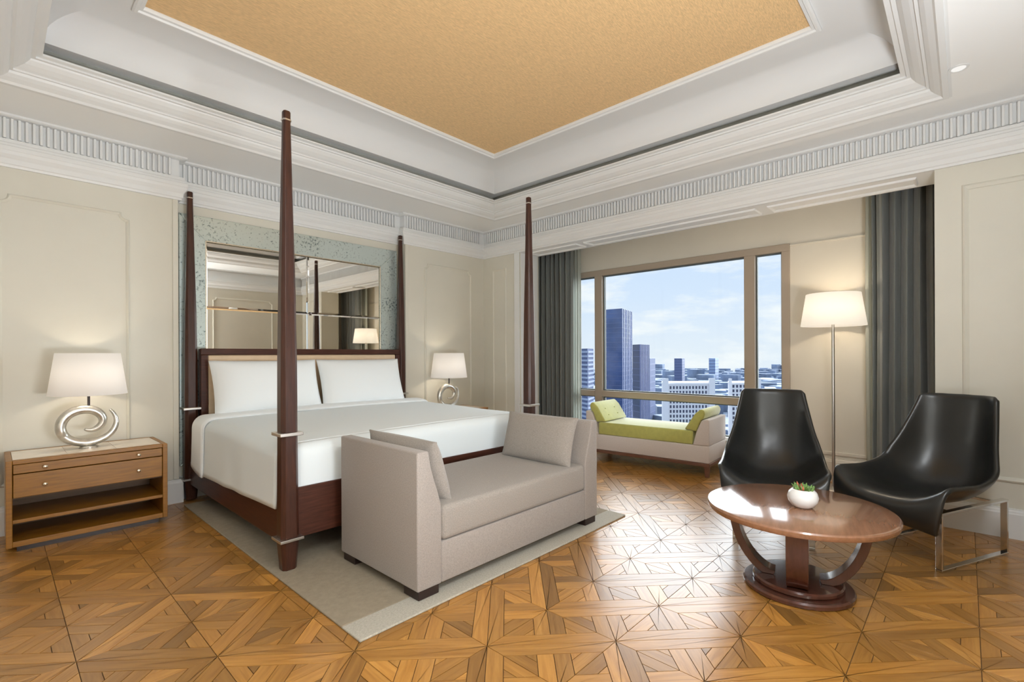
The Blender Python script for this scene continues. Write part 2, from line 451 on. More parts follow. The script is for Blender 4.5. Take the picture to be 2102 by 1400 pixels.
for i in range(-9, 11):
    for j in range(-8, 11):
        for p, g in cell_pieces(i, j):
            if parea(p) < 2e-4: continue
            for (a, b, c) in ((-1, 0, -LX), (0, -1, -FY), (1, 0, BX), (0, 1, AY)): p = clip_half(p, a, b, c)
            if len(p) < 3: continue
            c = (sum(q[0] for q in p) / len(p), sum(q[1] for q in p) / len(p))
            if not in_room(*c): continue
            pieces.append((p, g, c))
def screen_area(p, c):
    if 1.085 < c[0] < 3.338 and 1.925 < c[1] < 4.766: return 0
    q = [project(x, y, 0) for x, y in p]
    if any(k is None for k in q): return 0
    m = (sum(k[0] for k in q) / len(q), sum(k[1] for k in q) / len(q))
    if not (0 < m[0] < W and 0 < m[1] < Hh): return 0
    return parea(q)
order = sorted(range(len(pieces)), key=lambda k: -screen_area(pieces[k][0], pieces[k][2]))
single = set(order[:300])
def plank_geo(p):
    n = len(p)
    a, b = inset(p, 0.0015), inset(p, 0.0017)
    vs = [(x, y, -0.0042) for x, y in a] + [(x, y, -0.0003) for x, y in a] + [(x, y, 0.0) for x, y in b]
    fs = [(i, (i + 1) % n, n + (i + 1) % n, n + i) for i in range(n)] + [(n + i, n + (i + 1) % n, 2 * n + (i + 1) % n, 2 * n + i) for i in range(n)] + [list(range(2 * n, 3 * n))]
    A = sum(p[i][0] * p[(i + 1) % n][1] - p[(i + 1) % n][0] * p[i][1] for i in range(n))
    if A < 0: fs = [f[::-1] for f in fs]
    return vs, fs
def plank_mesh(name, items):
    vs, fs, uv, tone = [], [], [], []
    for p, g, c in items:
        v_, f_ = plank_geo(p); o = len(vs); vs += v_; fs += [[k + o for k in f] for f in f_]
        ca, sa = math.cos(g), math.sin(g); ou, ov = rnd.uniform(0, 20), rnd.uniform(0, 20)
        uv += [((x * ca + y * sa) + ou, (-x * sa + y * ca) + ov) for x, y, z in v_]
        k = rnd.gauss(1.0, 0.19); k = max(0.6, min(1.42, k)); h = rnd.uniform(-0.05, 0.05)
        tone += [(k * (1 - h * .3), k, k * (1 + h), 1)] * len(v_)
    me = bpy.data.meshes.new(name); me.from_pydata(vs, [], fs)
    l = me.uv_layers.new(name='grain')
    for lp in me.loops: l.data[lp.index].uv = uv[lp.vertex_index]
    ca_ = me.color_attributes.new('tone', 'FLOAT_COLOR', 'POINT')
    for k, cc in enumerate(tone): ca_.data[k].color = cc
    me.materials.append(PARQ)
    o = bpy.data.objects.new(name, me); COL.objects.link(o); o.parent = floor
    return o
for k in order[:300]: plank_mesh('plank', [pieces[k]])
o = plank_mesh('parquet_field', [pieces[k] for k in range(len(pieces)) if k not in single]); o['kind'] = 'stuff'

# ---- walls
m = MB().box(LX - .1, AX0, WY, 5.14, 0, TOP).box(AX1, WX + .1, WY, 5.14, 0, TOP).box(AX0, AX1, AY, 5.14, 0, TOP)
wall_back = struct(m.build('wall_back', WALL), 'cream panelled wall with shallow alcove behind the bed', 'wall')
m = MB().box(WX, PX, OY1, 5.14, 0, TOP).box(WX, PX, FY - .1, OY0, 0, TOP)
wall_right = struct(m.build('wall_right', WALL), 'cream panelled wall with wide opening to the window bay', 'wall')
lintel = MB().box(WX, PX, OY0, OY1, ZC, TOP).build('lintel', CEILW, wall_right)  # lighter ceiling white brightens the underside through its colour
wall_left = struct(MB().box(LX - .1, LX, FY - .1, WY, 0, TOP).build('wall_left', WALL), 'cream wall on the side facing the window bay', 'wall')
wall_front = struct(MB().box(LX - .1, WX, FY - .1, FY, 0, TOP).build('wall_front', WALL), 'cream panelled wall opposite the bed, seen in the mirror', 'wall')
WY0, WY1, WZ0, WZ1 = 1.322, 4.03, 0.28, 2.385
m = MB().box(BX, BX + .12, -.4, WY0, 0, 3.05).box(BX, BX + .12, WY1, 5.0, 0, 3.05).box(BX, BX + .12, WY0, WY1, WZ1, 3.05).box(BX, BX + .12, WY0, WY1, 0, WZ0)
m.box(PX, BX, -.4, -.3, 0, 3.05).box(PX, BX, 4.85, 5.0, 0, 3.05)
wall_window = struct(m.build('wall_window', WINWALL), 'cream wall of the bay around the picture window', 'wall')
MB().box(PX, BX + .12, -.4, 5.0, 2.93, 3.05).build('bay_ceiling', WHITE, wall_window)

# ---- ceiling: slab, soffit ring, tray lip, shadow slot, cove, gold panel
ceiling = struct(MB().box(LX - .1, PX, FY - .1, 5.14, TOP, TOP + .12).build('ceiling', CEILW), 'white tray ceiling with a gold panel in the middle', 'ceiling')
ex = 0.25
hx0, hx1, hy0, hy1 = TX0 - ex, TX1 + ex, TY0 - ex, TY1 + ex
m = MB().box(LX, hx0, FY, AY, ZS, TZ).box(hx1, WX, FY, AY, ZS, TZ).box(hx0, hx1, FY, hy0, ZS, TZ).box(hx0, hx1, hy1, AY, ZS, TZ)
m.build('soffit', CEILW, ceiling)
ring = [(TX0, TY0), (TX1, TY0), (TX1, TY1), (TX0, TY1)]
lip = [(-ex, ZS), (-0.235, ZS), (-0.235, 2.938), (-0.205, 2.938), (-0.195, 2.952), (-0.165, 2.968), (-0.145, 2.985), (-0.140, 3.000), (-0.125, 3.000), (-0.125, 3.012),
       (-0.105, 3.020), (-0.075, 3.040), (-0.055, 3.062), (-0.050, 3.072), (-0.030, 3.072), (-0.030, 3.084), (0, 3.088), (0, TZ), (-ex, TZ)]
MB().sweep(ring, lip, True).build('tray_lip', WHITE, ceiling)
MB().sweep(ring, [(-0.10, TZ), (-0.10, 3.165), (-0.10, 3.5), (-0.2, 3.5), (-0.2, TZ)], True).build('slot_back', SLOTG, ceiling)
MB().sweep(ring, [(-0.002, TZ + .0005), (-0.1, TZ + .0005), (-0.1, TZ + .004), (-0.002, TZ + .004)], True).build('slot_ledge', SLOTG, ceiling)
cove = [(0.0, 3.172)] + [(0.0 + 0.30 * (1 - math.cos(a)) , 3.190 + 0.200 * math.sin(a)) for a in [PI / 2 * k / 10 for k in range(11)]] + [(0.385, 3.39), (0.385, 3.5), (-0.10, 3.5), (-0.10, 3.172)]
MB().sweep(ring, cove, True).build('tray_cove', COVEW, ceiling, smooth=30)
trimp = [(0.375, 3.392), (0.375, 3.372), (0.385, 3.366), (0.400, 3.366), (0.406, 3.378), (0.424, 3.380), (0.430, 3.395), (0.430, 3.44), (0.375, 3.44)]
MB().sweep(ring, trimp, True).build('panel_trim', WHITE, ceiling)
MB().box(TX0 + .40, TX1 - .40, TY0 + .40, TY1 - .40, 3.402, 3.46).build('gold_panel', ORANGE, ceiling)
MB().box(4.350, 4.362, 0.30, 4.12, ZS - .0015, ZS + .01).build('slot_diffuser', FOOT, ceiling)

# ---- cornice with fluted frieze
corn = [(0, ZC), (0.018, ZC), (0.022, 2.600), (0.030, 2.606), (0.032, 2.640), (0.040, 2.650), (0.052, 2.668), (0.056, 2.690), (0.060, 2.694), (0.060, 2.722), (0.052, 2.728), (0.050, 2.744),
        (0.042, 2.752), (0.040, 2.775), (0.008, 2.780), (0.008, 2.925), (0.042, 2.930), (0.058, 2.936), (0.058, ZS), (0, ZS)]
path_back = [(WX, WY), (AX1, WY), (AX1, AY), (AX0, AY), (AX0, WY), (LX, WY)]
# left normal must point into the room: walk the back wall towards -X
t1 = struct(MB().sweep([(WX - 0.0, WY)] + path_back[1:], corn).build('trim_1', WHITE), 'white cornice with fluted frieze above the headboard wall', 'cornice')
t2 = struct(MB().sweep([(WX, FY), (WX, WY)], corn).build('trim_2', WHITE), 'white cornice with fluted frieze above the window bay opening', 'cornice')
t3 = struct(MB().sweep([(LX, WY), (LX, FY), (WX, FY)], corn).build('trim_3', WHITE), 'white cornice along the walls opposite the bed and window', 'cornice')
fl_me = None
def flute(parent, loc, rz):
    global fl_me
    if fl_me is None:
        b = MB().box(-0.0080, 0.0080, -0.030, 0.0, 2.7805, 2.9245)
        o = b.build('flute', WHITE, parent, bevel=0.003, seg=1); fl_me = o.data
    else:
        o = bpy.data.objects.new('flute', fl_me); COL.objects.link(o); o.parent = parent
    o.location = loc; o.rotation_euler = (0, 0, rz)
FP = 0.0370
def flutes_x(x0, x1, y):
    n = int((x1 - x0) / FP)
    for k in range(n + 1): flute(t1, (x0 + k * FP, y, 0), 0)
flutes_x(-0.05 - 32 * FP, AX0 - .06, WY - .008)
flutes_x(AX0 + .06, AX1 - .06, AY - .008)
flutes_x(AX1 + .02, WX - .07, WY - .008)
n = int((WY - .07 + .30) / FP)
for k in range(-10, n): flute(t2, (WX - .008, -0.30 + k * FP, 0), -PI / 2)

# ---- baseboards
bb = [(0, 0), (0.026, 0), (0.026, 0.165), (0.022, 0.172), (0.020, 0.182), (0.012, 0.192), (0.012, 0.198), (0, 0.20)]
struct(MB().sweep([(WX, WY), (AX1, WY), (AX1, AY), (AX0, AY), (AX0, WY), (LX, WY)], bb).build('baseboard_back', WHITE), 'white moulded baseboard of the headboard wall', 'baseboard')
b1 = MB().sweep([(PX, OY1), (WX, OY1), (WX, WY)], bb); b1.sweep([(WX, FY), (WX, OY0), (PX, OY0)], bb)
struct(b1.build('baseboard_right', WHITE), 'white moulded baseboard beside the window bay', 'baseboard')
struct(MB().sweep([(BX, -.3), (BX, 4.85)], [(q[0], q[1] * 1.15) for q in bb]).build('baseboard_window', WINWALL), 'cream baseboard under the picture window', 'baseboard')
struct(MB().sweep([(LX, WY), (LX, FY), (WX, FY)], bb).build('baseboard_front', WHITE), 'white baseboard of the wall opposite the bed', 'baseboard')

# ---- applied panel mouldings
def moulding(parent, a0, a1, z0, z1, fn, notch=0.05, w=0.012, nm='panel_moulding', inv=True):
    pts = []
    if notch > 0:
        for (ca, cz, s0) in ((a1, z1, 0), (a0, z1, 1), (a0, z0, 2), (a1, z0, 3)):
            for k in range(6):
                t = PI / 2 * k / 5
                sa = [1, -1, -1, 1][s0]; sz = [1, 1, -1, -1][s0]
                if s0 % 2 == 0: aa, zz = ca - sa * notch * math.cos(PI / 2 - t) , cz - sz * notch * math.sin(PI / 2 - t)
                else: aa, zz = ca - sa * notch * math.cos(t), cz - sz * notch * math.sin(t)
                pts.append((aa, zz))
    else:
        pts = [(a1, z1), (a0, z1), (a0, z0), (a1, z0)]
    # profile swept in the wall plane with mitred corners; fn(a, z, depth)
    m_ = MB(); P2 = [Vector(p) for p in pts]; n_ = len(P2); rings = []
    prof = [(-w, 0), (-w * .8, .010), (-w * .2, .016), (w * .4, .011), (w, .006), (w, 0)]
    for i in range(n_):
        d0 = (P2[i] - P2[i - 1]).normalized(); d1 = (P2[(i + 1) % n_] - P2[i]).normalized()
        n0 = Vector((-d0.y, d0.x)); n1 = Vector((-d1.y, d1.x)); k = max(0.5, 1 + n0.dot(n1)); mt = (n0 + n1) / k
        rings.append([fn(P2[i].x + mt.x * q[0], P2[i].y + mt.y * q[0], q[1]) for q in prof])
    rings.append(rings[0])
    m_.loft(rings, cap=False)
    return m_.build(nm, parent.data.materials[0], parent)
fb = lambda a, z, d: (a, WY - d, z)
moulding(wall_back, 0.035, 0.745, 0.30, 2.39, fb)
moulding(wall_back, -0.95, -0.17, 0.30, 2.39, fb)
moulding(wall_back, 3.685, 4.445, 0.30, 2.385, fb)
fr = lambda a, z, d: (WX - d, a, z)
moulding(wall_right, 4.50, 4.73, 0.30, 2.40, fr, 0.0)
moulding(wall_right, -0.62, 0.0, 0.39, 2.42, fr, 0.0, 0.018)
ff = lambda a, z, d: (a, FY + d, z)
for a in (-0.95, 0.35, 1.65, 2.95): moulding(wall_front, a, a + 1.1, 0.3, 2.39, ff)
fu = lambda a, z, d: (z, a, ZC - d)
for a0, a1 in ((0.28, 1.30), (1.42, 3.30), (3.42, 4.16)): moulding(lintel, a0, a1, 4.79, 4.99, fu, 0.0, 0.010, 'soffit_panel')
# casing strips: bed alcove and bay opening
for x in (AX0 - .022, AX1 + .022):
    MB().box(x - .020, x + .020, WY - .014, WY, 0.2, ZC).build('alcove_casing', WALL, wall_back, bevel=.004)
MB().box(WX - .014, WX, OY1, OY1 + .085, 0.2, ZC).build('bay_casing', WHITE, wall_right, bevel=.004)
MB().box(WX + .02, PX - .03, OY1 - .008, OY1, 0.2, ZC).build('reveal_panel', WHITE, wall_right, bevel=.003)
# dado line on the bay wall right of the window
MB().box(BX - .012, BX, -.3, WY0 - .0, 2.355, 2.375).build('picture_rail', WINWALL, wall_window, bevel=.004)
MB().box(BX - .016, BX, -.3, WY0 + 2.8, 0.255, 0.29).build('chair_rail', WINWALL, wall_window, bevel=.006)

# ------------------------------------------------------------------ window
win = thing('window_1', 'wide picture window in taupe frame with three panes over low panes', 'window', (0, 0, 0)); win['kind'] = 'structure'
wx0, wx1 = BX - .025, BX + .085
MB().box(wx0, wx1, WY0, WY1, WZ1 - .075, WZ1).build('head_rail', WFRAME, win, bevel=.004)
MB().box(wx0, wx1, WY0, WY0 + .075, WZ0, WZ1 - .075).build('jamb', WFRAME, win, bevel=.004)
MB().box(wx0, wx1, WY1 - .05, WY1, WZ0, WZ1 - .075).build('jamb', WFRAME, win, bevel=.004)
for y0, y1 in ((3.575, 3.69), (1.655, 1.765)):
    MB().box(wx0, wx1, y0, y1, WZ0, WZ1 - .075).build('mullion', WFRAME, win, bevel=.004)
ys = [(WY0 + .075, 1.655), (1.765, 3.575), (3.69, WY1 - .05)]
for y0, y1 in ys:
    MB().box(wx0 - .01, wx1, y0, y1, 0.685, 0.765).build('transom', WFRAME, win, bevel=.004)
    for z0, z1 in ((0.765, WZ1 - .075), (WZ0 + .04, 0.685)):
        p = MB().box(BX + .035, BX + .041, y0 + .012, y1 - .012, z0 + .012, z1 - .012).build('pane', GLASS, win)
        g = MB()
        g.box(BX + .02, BX + .055, y0, y0 + .014, z0, z1).box(BX + .02, BX + .055, y1 - .014, y1, z0, z1).box(BX + .02, BX + .055, y0 + .014, y1 - .014, z0, z0 + .014).box(BX + .02, BX + .055, y0 + .014, y1 - .014, z1 - .014, z1)
        g.build('gasket', WGASK, p)
MB().box(BX - .05, BX + .1, WY0, WY1, WZ0, WZ0 + .04).build('sill', WHITE, win, bevel=.005)

# ------------------------------------------------------------------ curtains
def curtain(name, label, y0, y1, x, amp, folds, material, z0=0.01, z1=2.90, seed=0, thick=0.006, group=None):
    r = random.Random(seed); ph = [r.uniform(-.5, .5) for _ in range(60)]
    def fn(u, v):
        y = y0 + (y1 - y0) * u
        t = u * folds
        a = amp * (0.8 + 0.2 * math.sin(t * 1.7 + seed))
        k = math.sin(2 * PI * t + ph[int(t) % 60] * .6)
        xx = x + a * (abs(k) ** 0.75) * (1 if k > 0 else -1) * (0.85 + 0.15 * v)
        yy = y + 0.010 * math.sin(4 * PI * t + 1) + 0.004 * math.sin(v * 5 + t)
        return (xx, yy, z0 + (z1 - z0) * v)
    o = MB().grid(fn, int(folds * 16), 10).build(name, material, None, smooth='all', solid=thick)
    return tag(o, label, 'curtain', group)
curtain('curtain', 'grey-green pleated curtain right of the window, behind the leather chairs', -0.12, 0.60, 5.33, 0.075, 8.5, CURT, seed=1, group='curtains of the window bay')
curtain('curtain', 'grey-green pleated curtain left of the window, behind the bed post', 3.88, 4.62, 5.33, 0.075, 9, CURT, seed=4, group='curtains of the window bay')
curtain('sheer_curtain', 'pale translucent sheer gathered beside the left curtain', 3.84, 4.06, 5.47, 0.022, 5, SHEER, seed=2, thick=0.002)
curtain('sheer_curtain', 'pale translucent sheer gathered beside the right curtain', 0.42, 0.66, 5.47, 0.022, 5, SHEER, seed=7, thick=0.002)

# ------------------------------------------------------------------ rug
rug = thing('rug', 'beige woven rug with a paler border under the bed and sofa', 'rug', (2.21, 3.35, 0))
RX0, RX1, RY0, RY1 = 1.085 - 2.21, 3.338 - 2.21, 1.925 - 3.35, 4.766 - 3.35
MB().box(RX0, RX1, RY0 + .16, RY1, 0.0005, 0.012).build('field', RUG, rug, bevel=.004)
MB().box(RX0, RX1, RY0, RY0 + .16, 0.0005, 0.012).build('border', RUGB, rug, bevel=.004)
RZ = 0.012

# ------------------------------------------------------------------ mirror behind the bed
mir = thing('wall_mirror', 'large four-pane mirror in a wide speckled antique-glass frame', 'mirror', (2.21, AY, 0.29))
mx0, mx1, mz1 = 1.108 - 2.21, 3.322 - 2.21, 2.50 - .29
ix0, ix1, iz0, iz1 = 1.312 - 2.21, 3.095 - 2.21, 0.20, 2.285 - .29
def frame_piece(poly):
    return MB().prism_map(poly, -.001, -.026, lambda p, q, a: (p, a, q))
for poly in ([(mx0, mz1), (mx1, mz1), (ix1, iz1), (ix0, iz1)], [(mx0, 0), (mx0, mz1), (ix0, iz1), (ix0, iz0)], [(mx1, 0), (mx1, mz1), (ix1, iz1), (ix1, iz0)], [(mx0, 0), (mx1, 0), (ix1, iz0), (ix0, iz0)]):
    frame_piece([(p, q) for p, q in poly]).build('frame_panel', ANTIQUE, mir, bevel=.004)
mcx = 2.242 - 2.21; mzm = 1.687 - .29
def mpane(x0, x1, z0, z1):
    b = 0.014
    m = MB(); m.loft([[(x0, -.012, z0), (x1, -.012, z0), (x1, -.012, z1), (x0, -.012, z1)], [(x0, -.013, z0), (x1, -.013, z0), (x1, -.013, z1), (x0, -.013, z1)],
                      [(x0 + b, -.0155, z0 + b), (x1 - b, -.0155, z0 + b), (x1 - b, -.0155, z1 - b), (x0 + b, -.0155, z1 - b)]])
    m.build('mirror_pane', MIRROR, mir)
g = .0015
for x0, x1 in ((ix0, mcx - g), (mcx + g, ix1)):
    for z0, z1 in ((iz0, mzm - g), (mzm + g, iz1)): mpane(x0, x1, z0, z1)
MB().box(ix0 - .02, ix1 + .02, -.011, -.001, iz0 - .02, iz1 + .02).build('backing', FOOT, mir)
for x0, x1, z0, z1 in ((ix0 - .004, ix0 + .006, iz0, iz1), (ix1 - .006, ix1 + .004, iz0, iz1), (ix0, ix1, iz1 - .006, iz1 + .004)):
    MB().box(x0, x1, -.030, -.024, z0, z1).build('bead', BRASS, mir, bevel=.002)

# ------------------------------------------------------------------ four-poster bed
bed = thing('four_poster_bed', 'dark walnut four-poster bed with steel collars and padded headboard', 'bed', (2.245, 3.9, RZ))
bx, by = (1.172 - 2.245, 3.319 - 2.245), (2.89 - 3.9, 4.916 - 3.9)
def octa(w, c, z):
    h = w / 2; k = h * c
    return [(-h + k, -h, z), (h - k, -h, z), (h, -h + k, z), (h, h - k, z), (h - k, h, z), (-h + k, h, z), (-h, h - k, z), (-h, -h + k, z)]
post_me = {}
def bed_post(x, y, zoff=0.0):
    m = MB(); m.loft([octa(w, .42, z) for w, z in ((.080, 0 - zoff), (.104, .165), (.104, .20), (.100, .40), (.095, .76), (.095, .95), (.093, 1.20), (.083, 1.60), (.063, 2.05), (.042, 2.59), (.042, 2.655), (.036, 2.662))])
    p = m.build('post', DWOOD, bed, bevel=.002, seg=1, angle=20); p.location = (x, y, 0)
    for z, w, h in ((.170, .135, .016), (.775, .132, .020)):
        c = MB(); hw, hi = w / 2, .046
        c.loft([[(-hw, -hw, z), (hw, -hw, z), (hw, hw, z), (-hw, hw, z)], [(-hw, -hw, z + h), (hw, -hw, z + h), (hw, hw, z + h), (-hw, hw, z + h)]])
        c.build('collar', STEEL, p, bevel=.003)
    c = MB().loft([octa(.048, .42, 2.604), octa(.048, .42, 2.612)]); c.build('collar', STEEL, p)
bed_post(bx[0], by[0]); bed_post(bx[1], by[0]); bed_post(bx[0], by[1], 0.0); bed_post(bx[1], by[1], 0.0)
MB().box(bx[0] + .04, bx[1] - .04, by[0] - .012, by[0] + .022, .165, .46).build('foot_rail', DWOODH, bed, bevel=.004)
for x in bx: MB().box(x - .017, x + .017, by[0] + .03, by[1] - .03, .135, .33).build('side_rail', DWOODH, bed, bevel=.004)
# headboard
hx0, hx1, hyf, hyb = 1.235 - 2.245, 3.262 - 2.245, 4.862 - 3.9, 4.925 - 3.9
hb = MB().box(hx0, hx1, hyf + .02, hyb, .20, 1.30).build('headboard', DWOODH, bed, bevel=.004)
for a in ((hx0, hx1, 1.248, 1.304), (hx0, hx0 + .055, .3, 1.248), (hx1 - .055, hx1, .3, 1.248)):
    MB().box(a[0], a[1], hyf - .012, hyf + .021, a[2], a[3]).build('headboard_rim', DWOODH, hb, bevel=.005)
MB().box(hx0 + .056, hx1 - .056, hyf - .004, hyf + .021, .40, 1.247).build('padded_panel', HBPAD, hb, bevel=.012, seg=3, smooth=True)
MB().box(bx[0] + .02, bx[1] - .02, by[0] + .03, hyf, .17, .36).build('box_base', DWOODH, bed, bevel=.01)

# mattress, duvet, sheet
MX0, MX1 = 1.188, 3.305
mat_o = MB().box(MX0 + .012, MX1 - .012, 2.97, 4.845, RZ + .362, 0.688).build('mattress', LINEN, None, bevel=.07, seg=5, smooth='all')
tag(mat_o, 'white mattress of the four-poster bed under the duvet', 'mattress')
def drape_section(x0, x1, ztop, zhem, flare, n=48, rad=0.085):
    """cross-section of cloth over the mattress, from left hem to right hem"""
    pts = []
    k = 10
    for i in range(k): t = i / k; pts.append((x0 - flare * (1 - t) ** 1.5, zhem + (ztop - rad - zhem) * t))
    for i in range(9): a = PI / 2 * i / 8; pts.append((x0 + rad * (1 - math.cos(a)), ztop - rad + rad * math.sin(a)))
    for i in range(1, 16): t = i / 16; pts.append((x0 + rad + (x1 - x0 - 2 * rad) * t, ztop + 0.012 * math.sin(PI * t)))
    for i in range(9): a = PI / 2 * (1 - i / 8); pts.append((x1 - rad * (1 - math.cos(a)), ztop - rad + rad * math.sin(a)))
    for i in range(1, k + 1): t = 1 - i / k; pts.append((x1 + flare * (1 - t) ** 1.5, zhem + (ztop - rad - zhem) * t))
    return pts
def duvet():
    m = MB(); rings = []
    ny = 30
    for j in range(ny + 1):
        t = j / ny; y = 2.975 + (4.50 - 2.975) * t
        zt = 0.715 + 0.018 * t
        zh = 0.345 - 0.055 * t
        sec = drape_section(1.150, 3.343, zt, zh, 0.012)
        r = []
        for i, (x, z) in enumerate(sec):
            w = noise.noise(Vector((x * 2.0, y * 2.2, 0.3))) * 0.008 * min(1, max(0, (z - .62) / .09))
            side = (x < 1.24 or x > 3.25) and z < 0.62
            fold = (0.004 * math.sin(y * 9 + 2 * math.sin(y * 5)) * (1 if x < 2 else -1) * min(1, (0.66 - z) / .2)) if side else 0
            r.append((x + fold, y, z + (w if not side else 0)))
        rings.append(r)
    m.loft(rings, cap=False, closed=False)
    # foot drop: continues the top surface over the edge between the posts
    first = rings[0]
    def ztop(x):
        q = [p for p in first if p[2] > 0.62]
        for a_, b_ in zip(q, q[1:]):
            if a_[0] <= x <= b_[0] and b_[0] > a_[0]: return a_[2] + (b_[2] - a_[2]) * (x - a_[0]) / (b_[0] - a_[0])
        return 0.70
    top = [(1.229 + (3.263 - 1.229) * k / 40, first[0][1], ztop(1.229 + (3.263 - 1.229) * k / 40)) for k in range(41)]
    fr = []
    for k in range(15):
        if k <= 6:
            a = PI / 2 * k / 6; dy, dz = 0.075 * math.sin(a), 0.075 * (1 - math.cos(a))
        else:
            t = (k - 6) / 8; dy, dz = 0.075 + 0.006 * t, 0.075 + (0.312 - 0.075) * t
        fr.append([(p[0] + (0.004 * math.sin(p[0] * 9) * (k / 14)), p[1] - dy - 0.004 * math.sin(p[0] * 7 + 1) * (k / 14), p[2] - dz * (1 if p[2] > .7 else 0.97)) for p in top])
    m.loft(fr, cap=False, closed=False)
    o = m.build('duvet', LINEN, None, smooth='all', solid=0.012, merge=True)
    return tag(o, 'smooth white duvet hanging over the sides and foot of the bed', 'duvet')
duvet()
def fold_band():
    m = MB(); rings = []
    for j in range(9):
        t = j / 8; y = 4.40 + 0.30 * t
        b = math.sin(PI * t) ** .5 * 0.018
        sec = drape_section(1.136 - b * .6, 3.357 + b * .6, 0.742 + b, 0.285 + .06 * t, 0.006)
        rings.append([(x, y + (0.035 * (0.73 - z) if z < 0.7 else 0), z) for x, z in sec])
    m.loft(rings, cap=False, closed=False)
    o = m.build('turned_down_sheet', PILLW, None, smooth='all', solid=0.014)
    return tag(o, 'white sheet turned down over the duvet in front of the pillows', 'sheet')
fold_band()

def cushion(name, w, h, d, material, loc, rx=0.0, ry=0.0, rz=0.0, pinch=0.10, n=22, parent=None, power=2.6, sag=0.0):
    """cushion standing in local XZ, thickness along Y"""
    m = MB()
    def shell(sgn):
        def fn(u, v):
            a, b = 2 * u - 1, 2 * v - 1
            x = a * (1 - pinch * (1 - abs(b) ** 2) * abs(a) ** 3 * 0.55); z = b * (1 - pinch * (1 - abs(a) ** 2) * abs(b) ** 3 * 0.55)
            t = max(0.0, (1 - abs(a) ** power) * (1 - abs(b) ** power)) ** 0.5
            wr = noise.noise(Vector((a * 1.7 + w * 5, b * 1.7 + h, sgn))) * 0.06
            return (x * w / 2, sgn * (d / 2 * t * (1 + wr) + 0.004), z * h / 2 - sag * h * (1 - b) * 0.0)
        return fn
    m.grid(shell(1), n, n); m.grid(shell(-1), n, n)
    # closing rim
    def rim():
        idx = []
        N1 = n + 1
        loop = [i for i in range(N1)] + [j * N1 + n for j in range(1, N1)] + [n * N1 + i for i in range(n - 1, -1, -1)] + [j * N1 for j in range(n - 1, 0, -1)]
        off = N1 * N1
        for k in range(len(loop)):
            a, b = loop[k], loop[(k + 1) % len(loop)]
            idx.append((a, b, b + off, a + off))
        return idx
    m.f += [list(q) for q in rim()]
    o = m.build(name, material, parent, smooth='all')
    o.rotation_euler = (rx, ry, rz); o.location = loc
    return o
for k, (x, lab) in enumerate(((1.735, 'plump white pillow leaning on the headboard at the left of the bed'), (2.685, 'plump white pillow leaning on the headboard at the right of the bed'))):
    o = cushion('pillow', 0.94, 0.50, 0.20, PILLW, (x, 4.675, 0.972), rx=-0.32, rz=0.02 * (1 - 2 * k), pinch=0.06)
    tag(o, lab, 'pillow', 'pillows on the bed')

# ------------------------------------------------------------------ taupe sofa bench at the foot of the bed
sofa = thing('sofa_bench', 'taupe upholstered two-arm sofa bench without a back, at the foot of the bed', 'sofa', (2.25, 2.39, RZ))
SX0, SX1, SY0, SY1 = 1.444 - 2.25, 3.06 - 2.25, 2.0 - 2.39, 2.78 - 2.39
arm = [(0, .048), (.155, .048), (.155, .44), (.150, .47), (.130, .535), (.105, .605), (.088, .66), (.078, .71), (.072, .749), (.0, .749)]
for sgn, x0 in ((1, SX0), (-1, SX1)):
    m = MB().prism_map([(x0 + sgn * p, q) for p, q in arm], SY0, SY1, lambda p, q, a: (p, a, q))
    m.build('arm', SOFA, sofa, bevel=.010, seg=3, smooth=50, angle=50)
MB().box(SX0 + .156, SX1 - .156, SY0 + .004, SY1 - .004, .048, .262).build('base', SOFA, sofa, bevel=.008, smooth=50)
m = MB()
def seat_fn(u, v):
    x = SX0 + .158 + (SX1 - SX0 - .316) * u; y = SY0 + .002 + (SY1 - SY0 - .006) * v
    return (x, y, 0)
m.box(SX0 + .158, SX1 - .158, SY0 - .004, SY1 - .002, .264, .448)
m.build('seat_cushion', SOFAC, sofa, bevel=.030, seg=4, smooth='all')
for x in (SX0 + .012, SX1 - .142):
    for y in (SY0 + .01, SY1 - .14):
        MB().box(x, x + .13, y, y + .13, 0, .047).build('foot', FOOT, sofa, bevel=.004)
for sgn, x0, z in ((1, SX0 + .076, 0), (-1, SX1 - .076, 0)):   # piping along the arm edge
    pass
o = cushion('cushion', 0.67, 0.36, 0.15, SOFAC, (1.668, 2.40, 0.612), ry=0.0, rx=-0.22, rz=PI / 2 + 0.0, pinch=0.07)
tag(o, 'taupe rectangular cushion leaning on the near arm of the sofa bench', 'cushion', 'cushions on the sofa bench')
o.rotation_euler = (-0.30, 0, PI / 2)
o = cushion('cushion', 0.67, 0.36, 0.15, SOFAC, (2.812, 2.365, 0.622), pinch=0.07)
o.rotation_euler = (0.28, 0, PI / 2)
tag(o, 'taupe rectangular cushion leaning on the far arm, beside the window, of the sofa bench', 'cushion', 'cushions on the sofa bench')

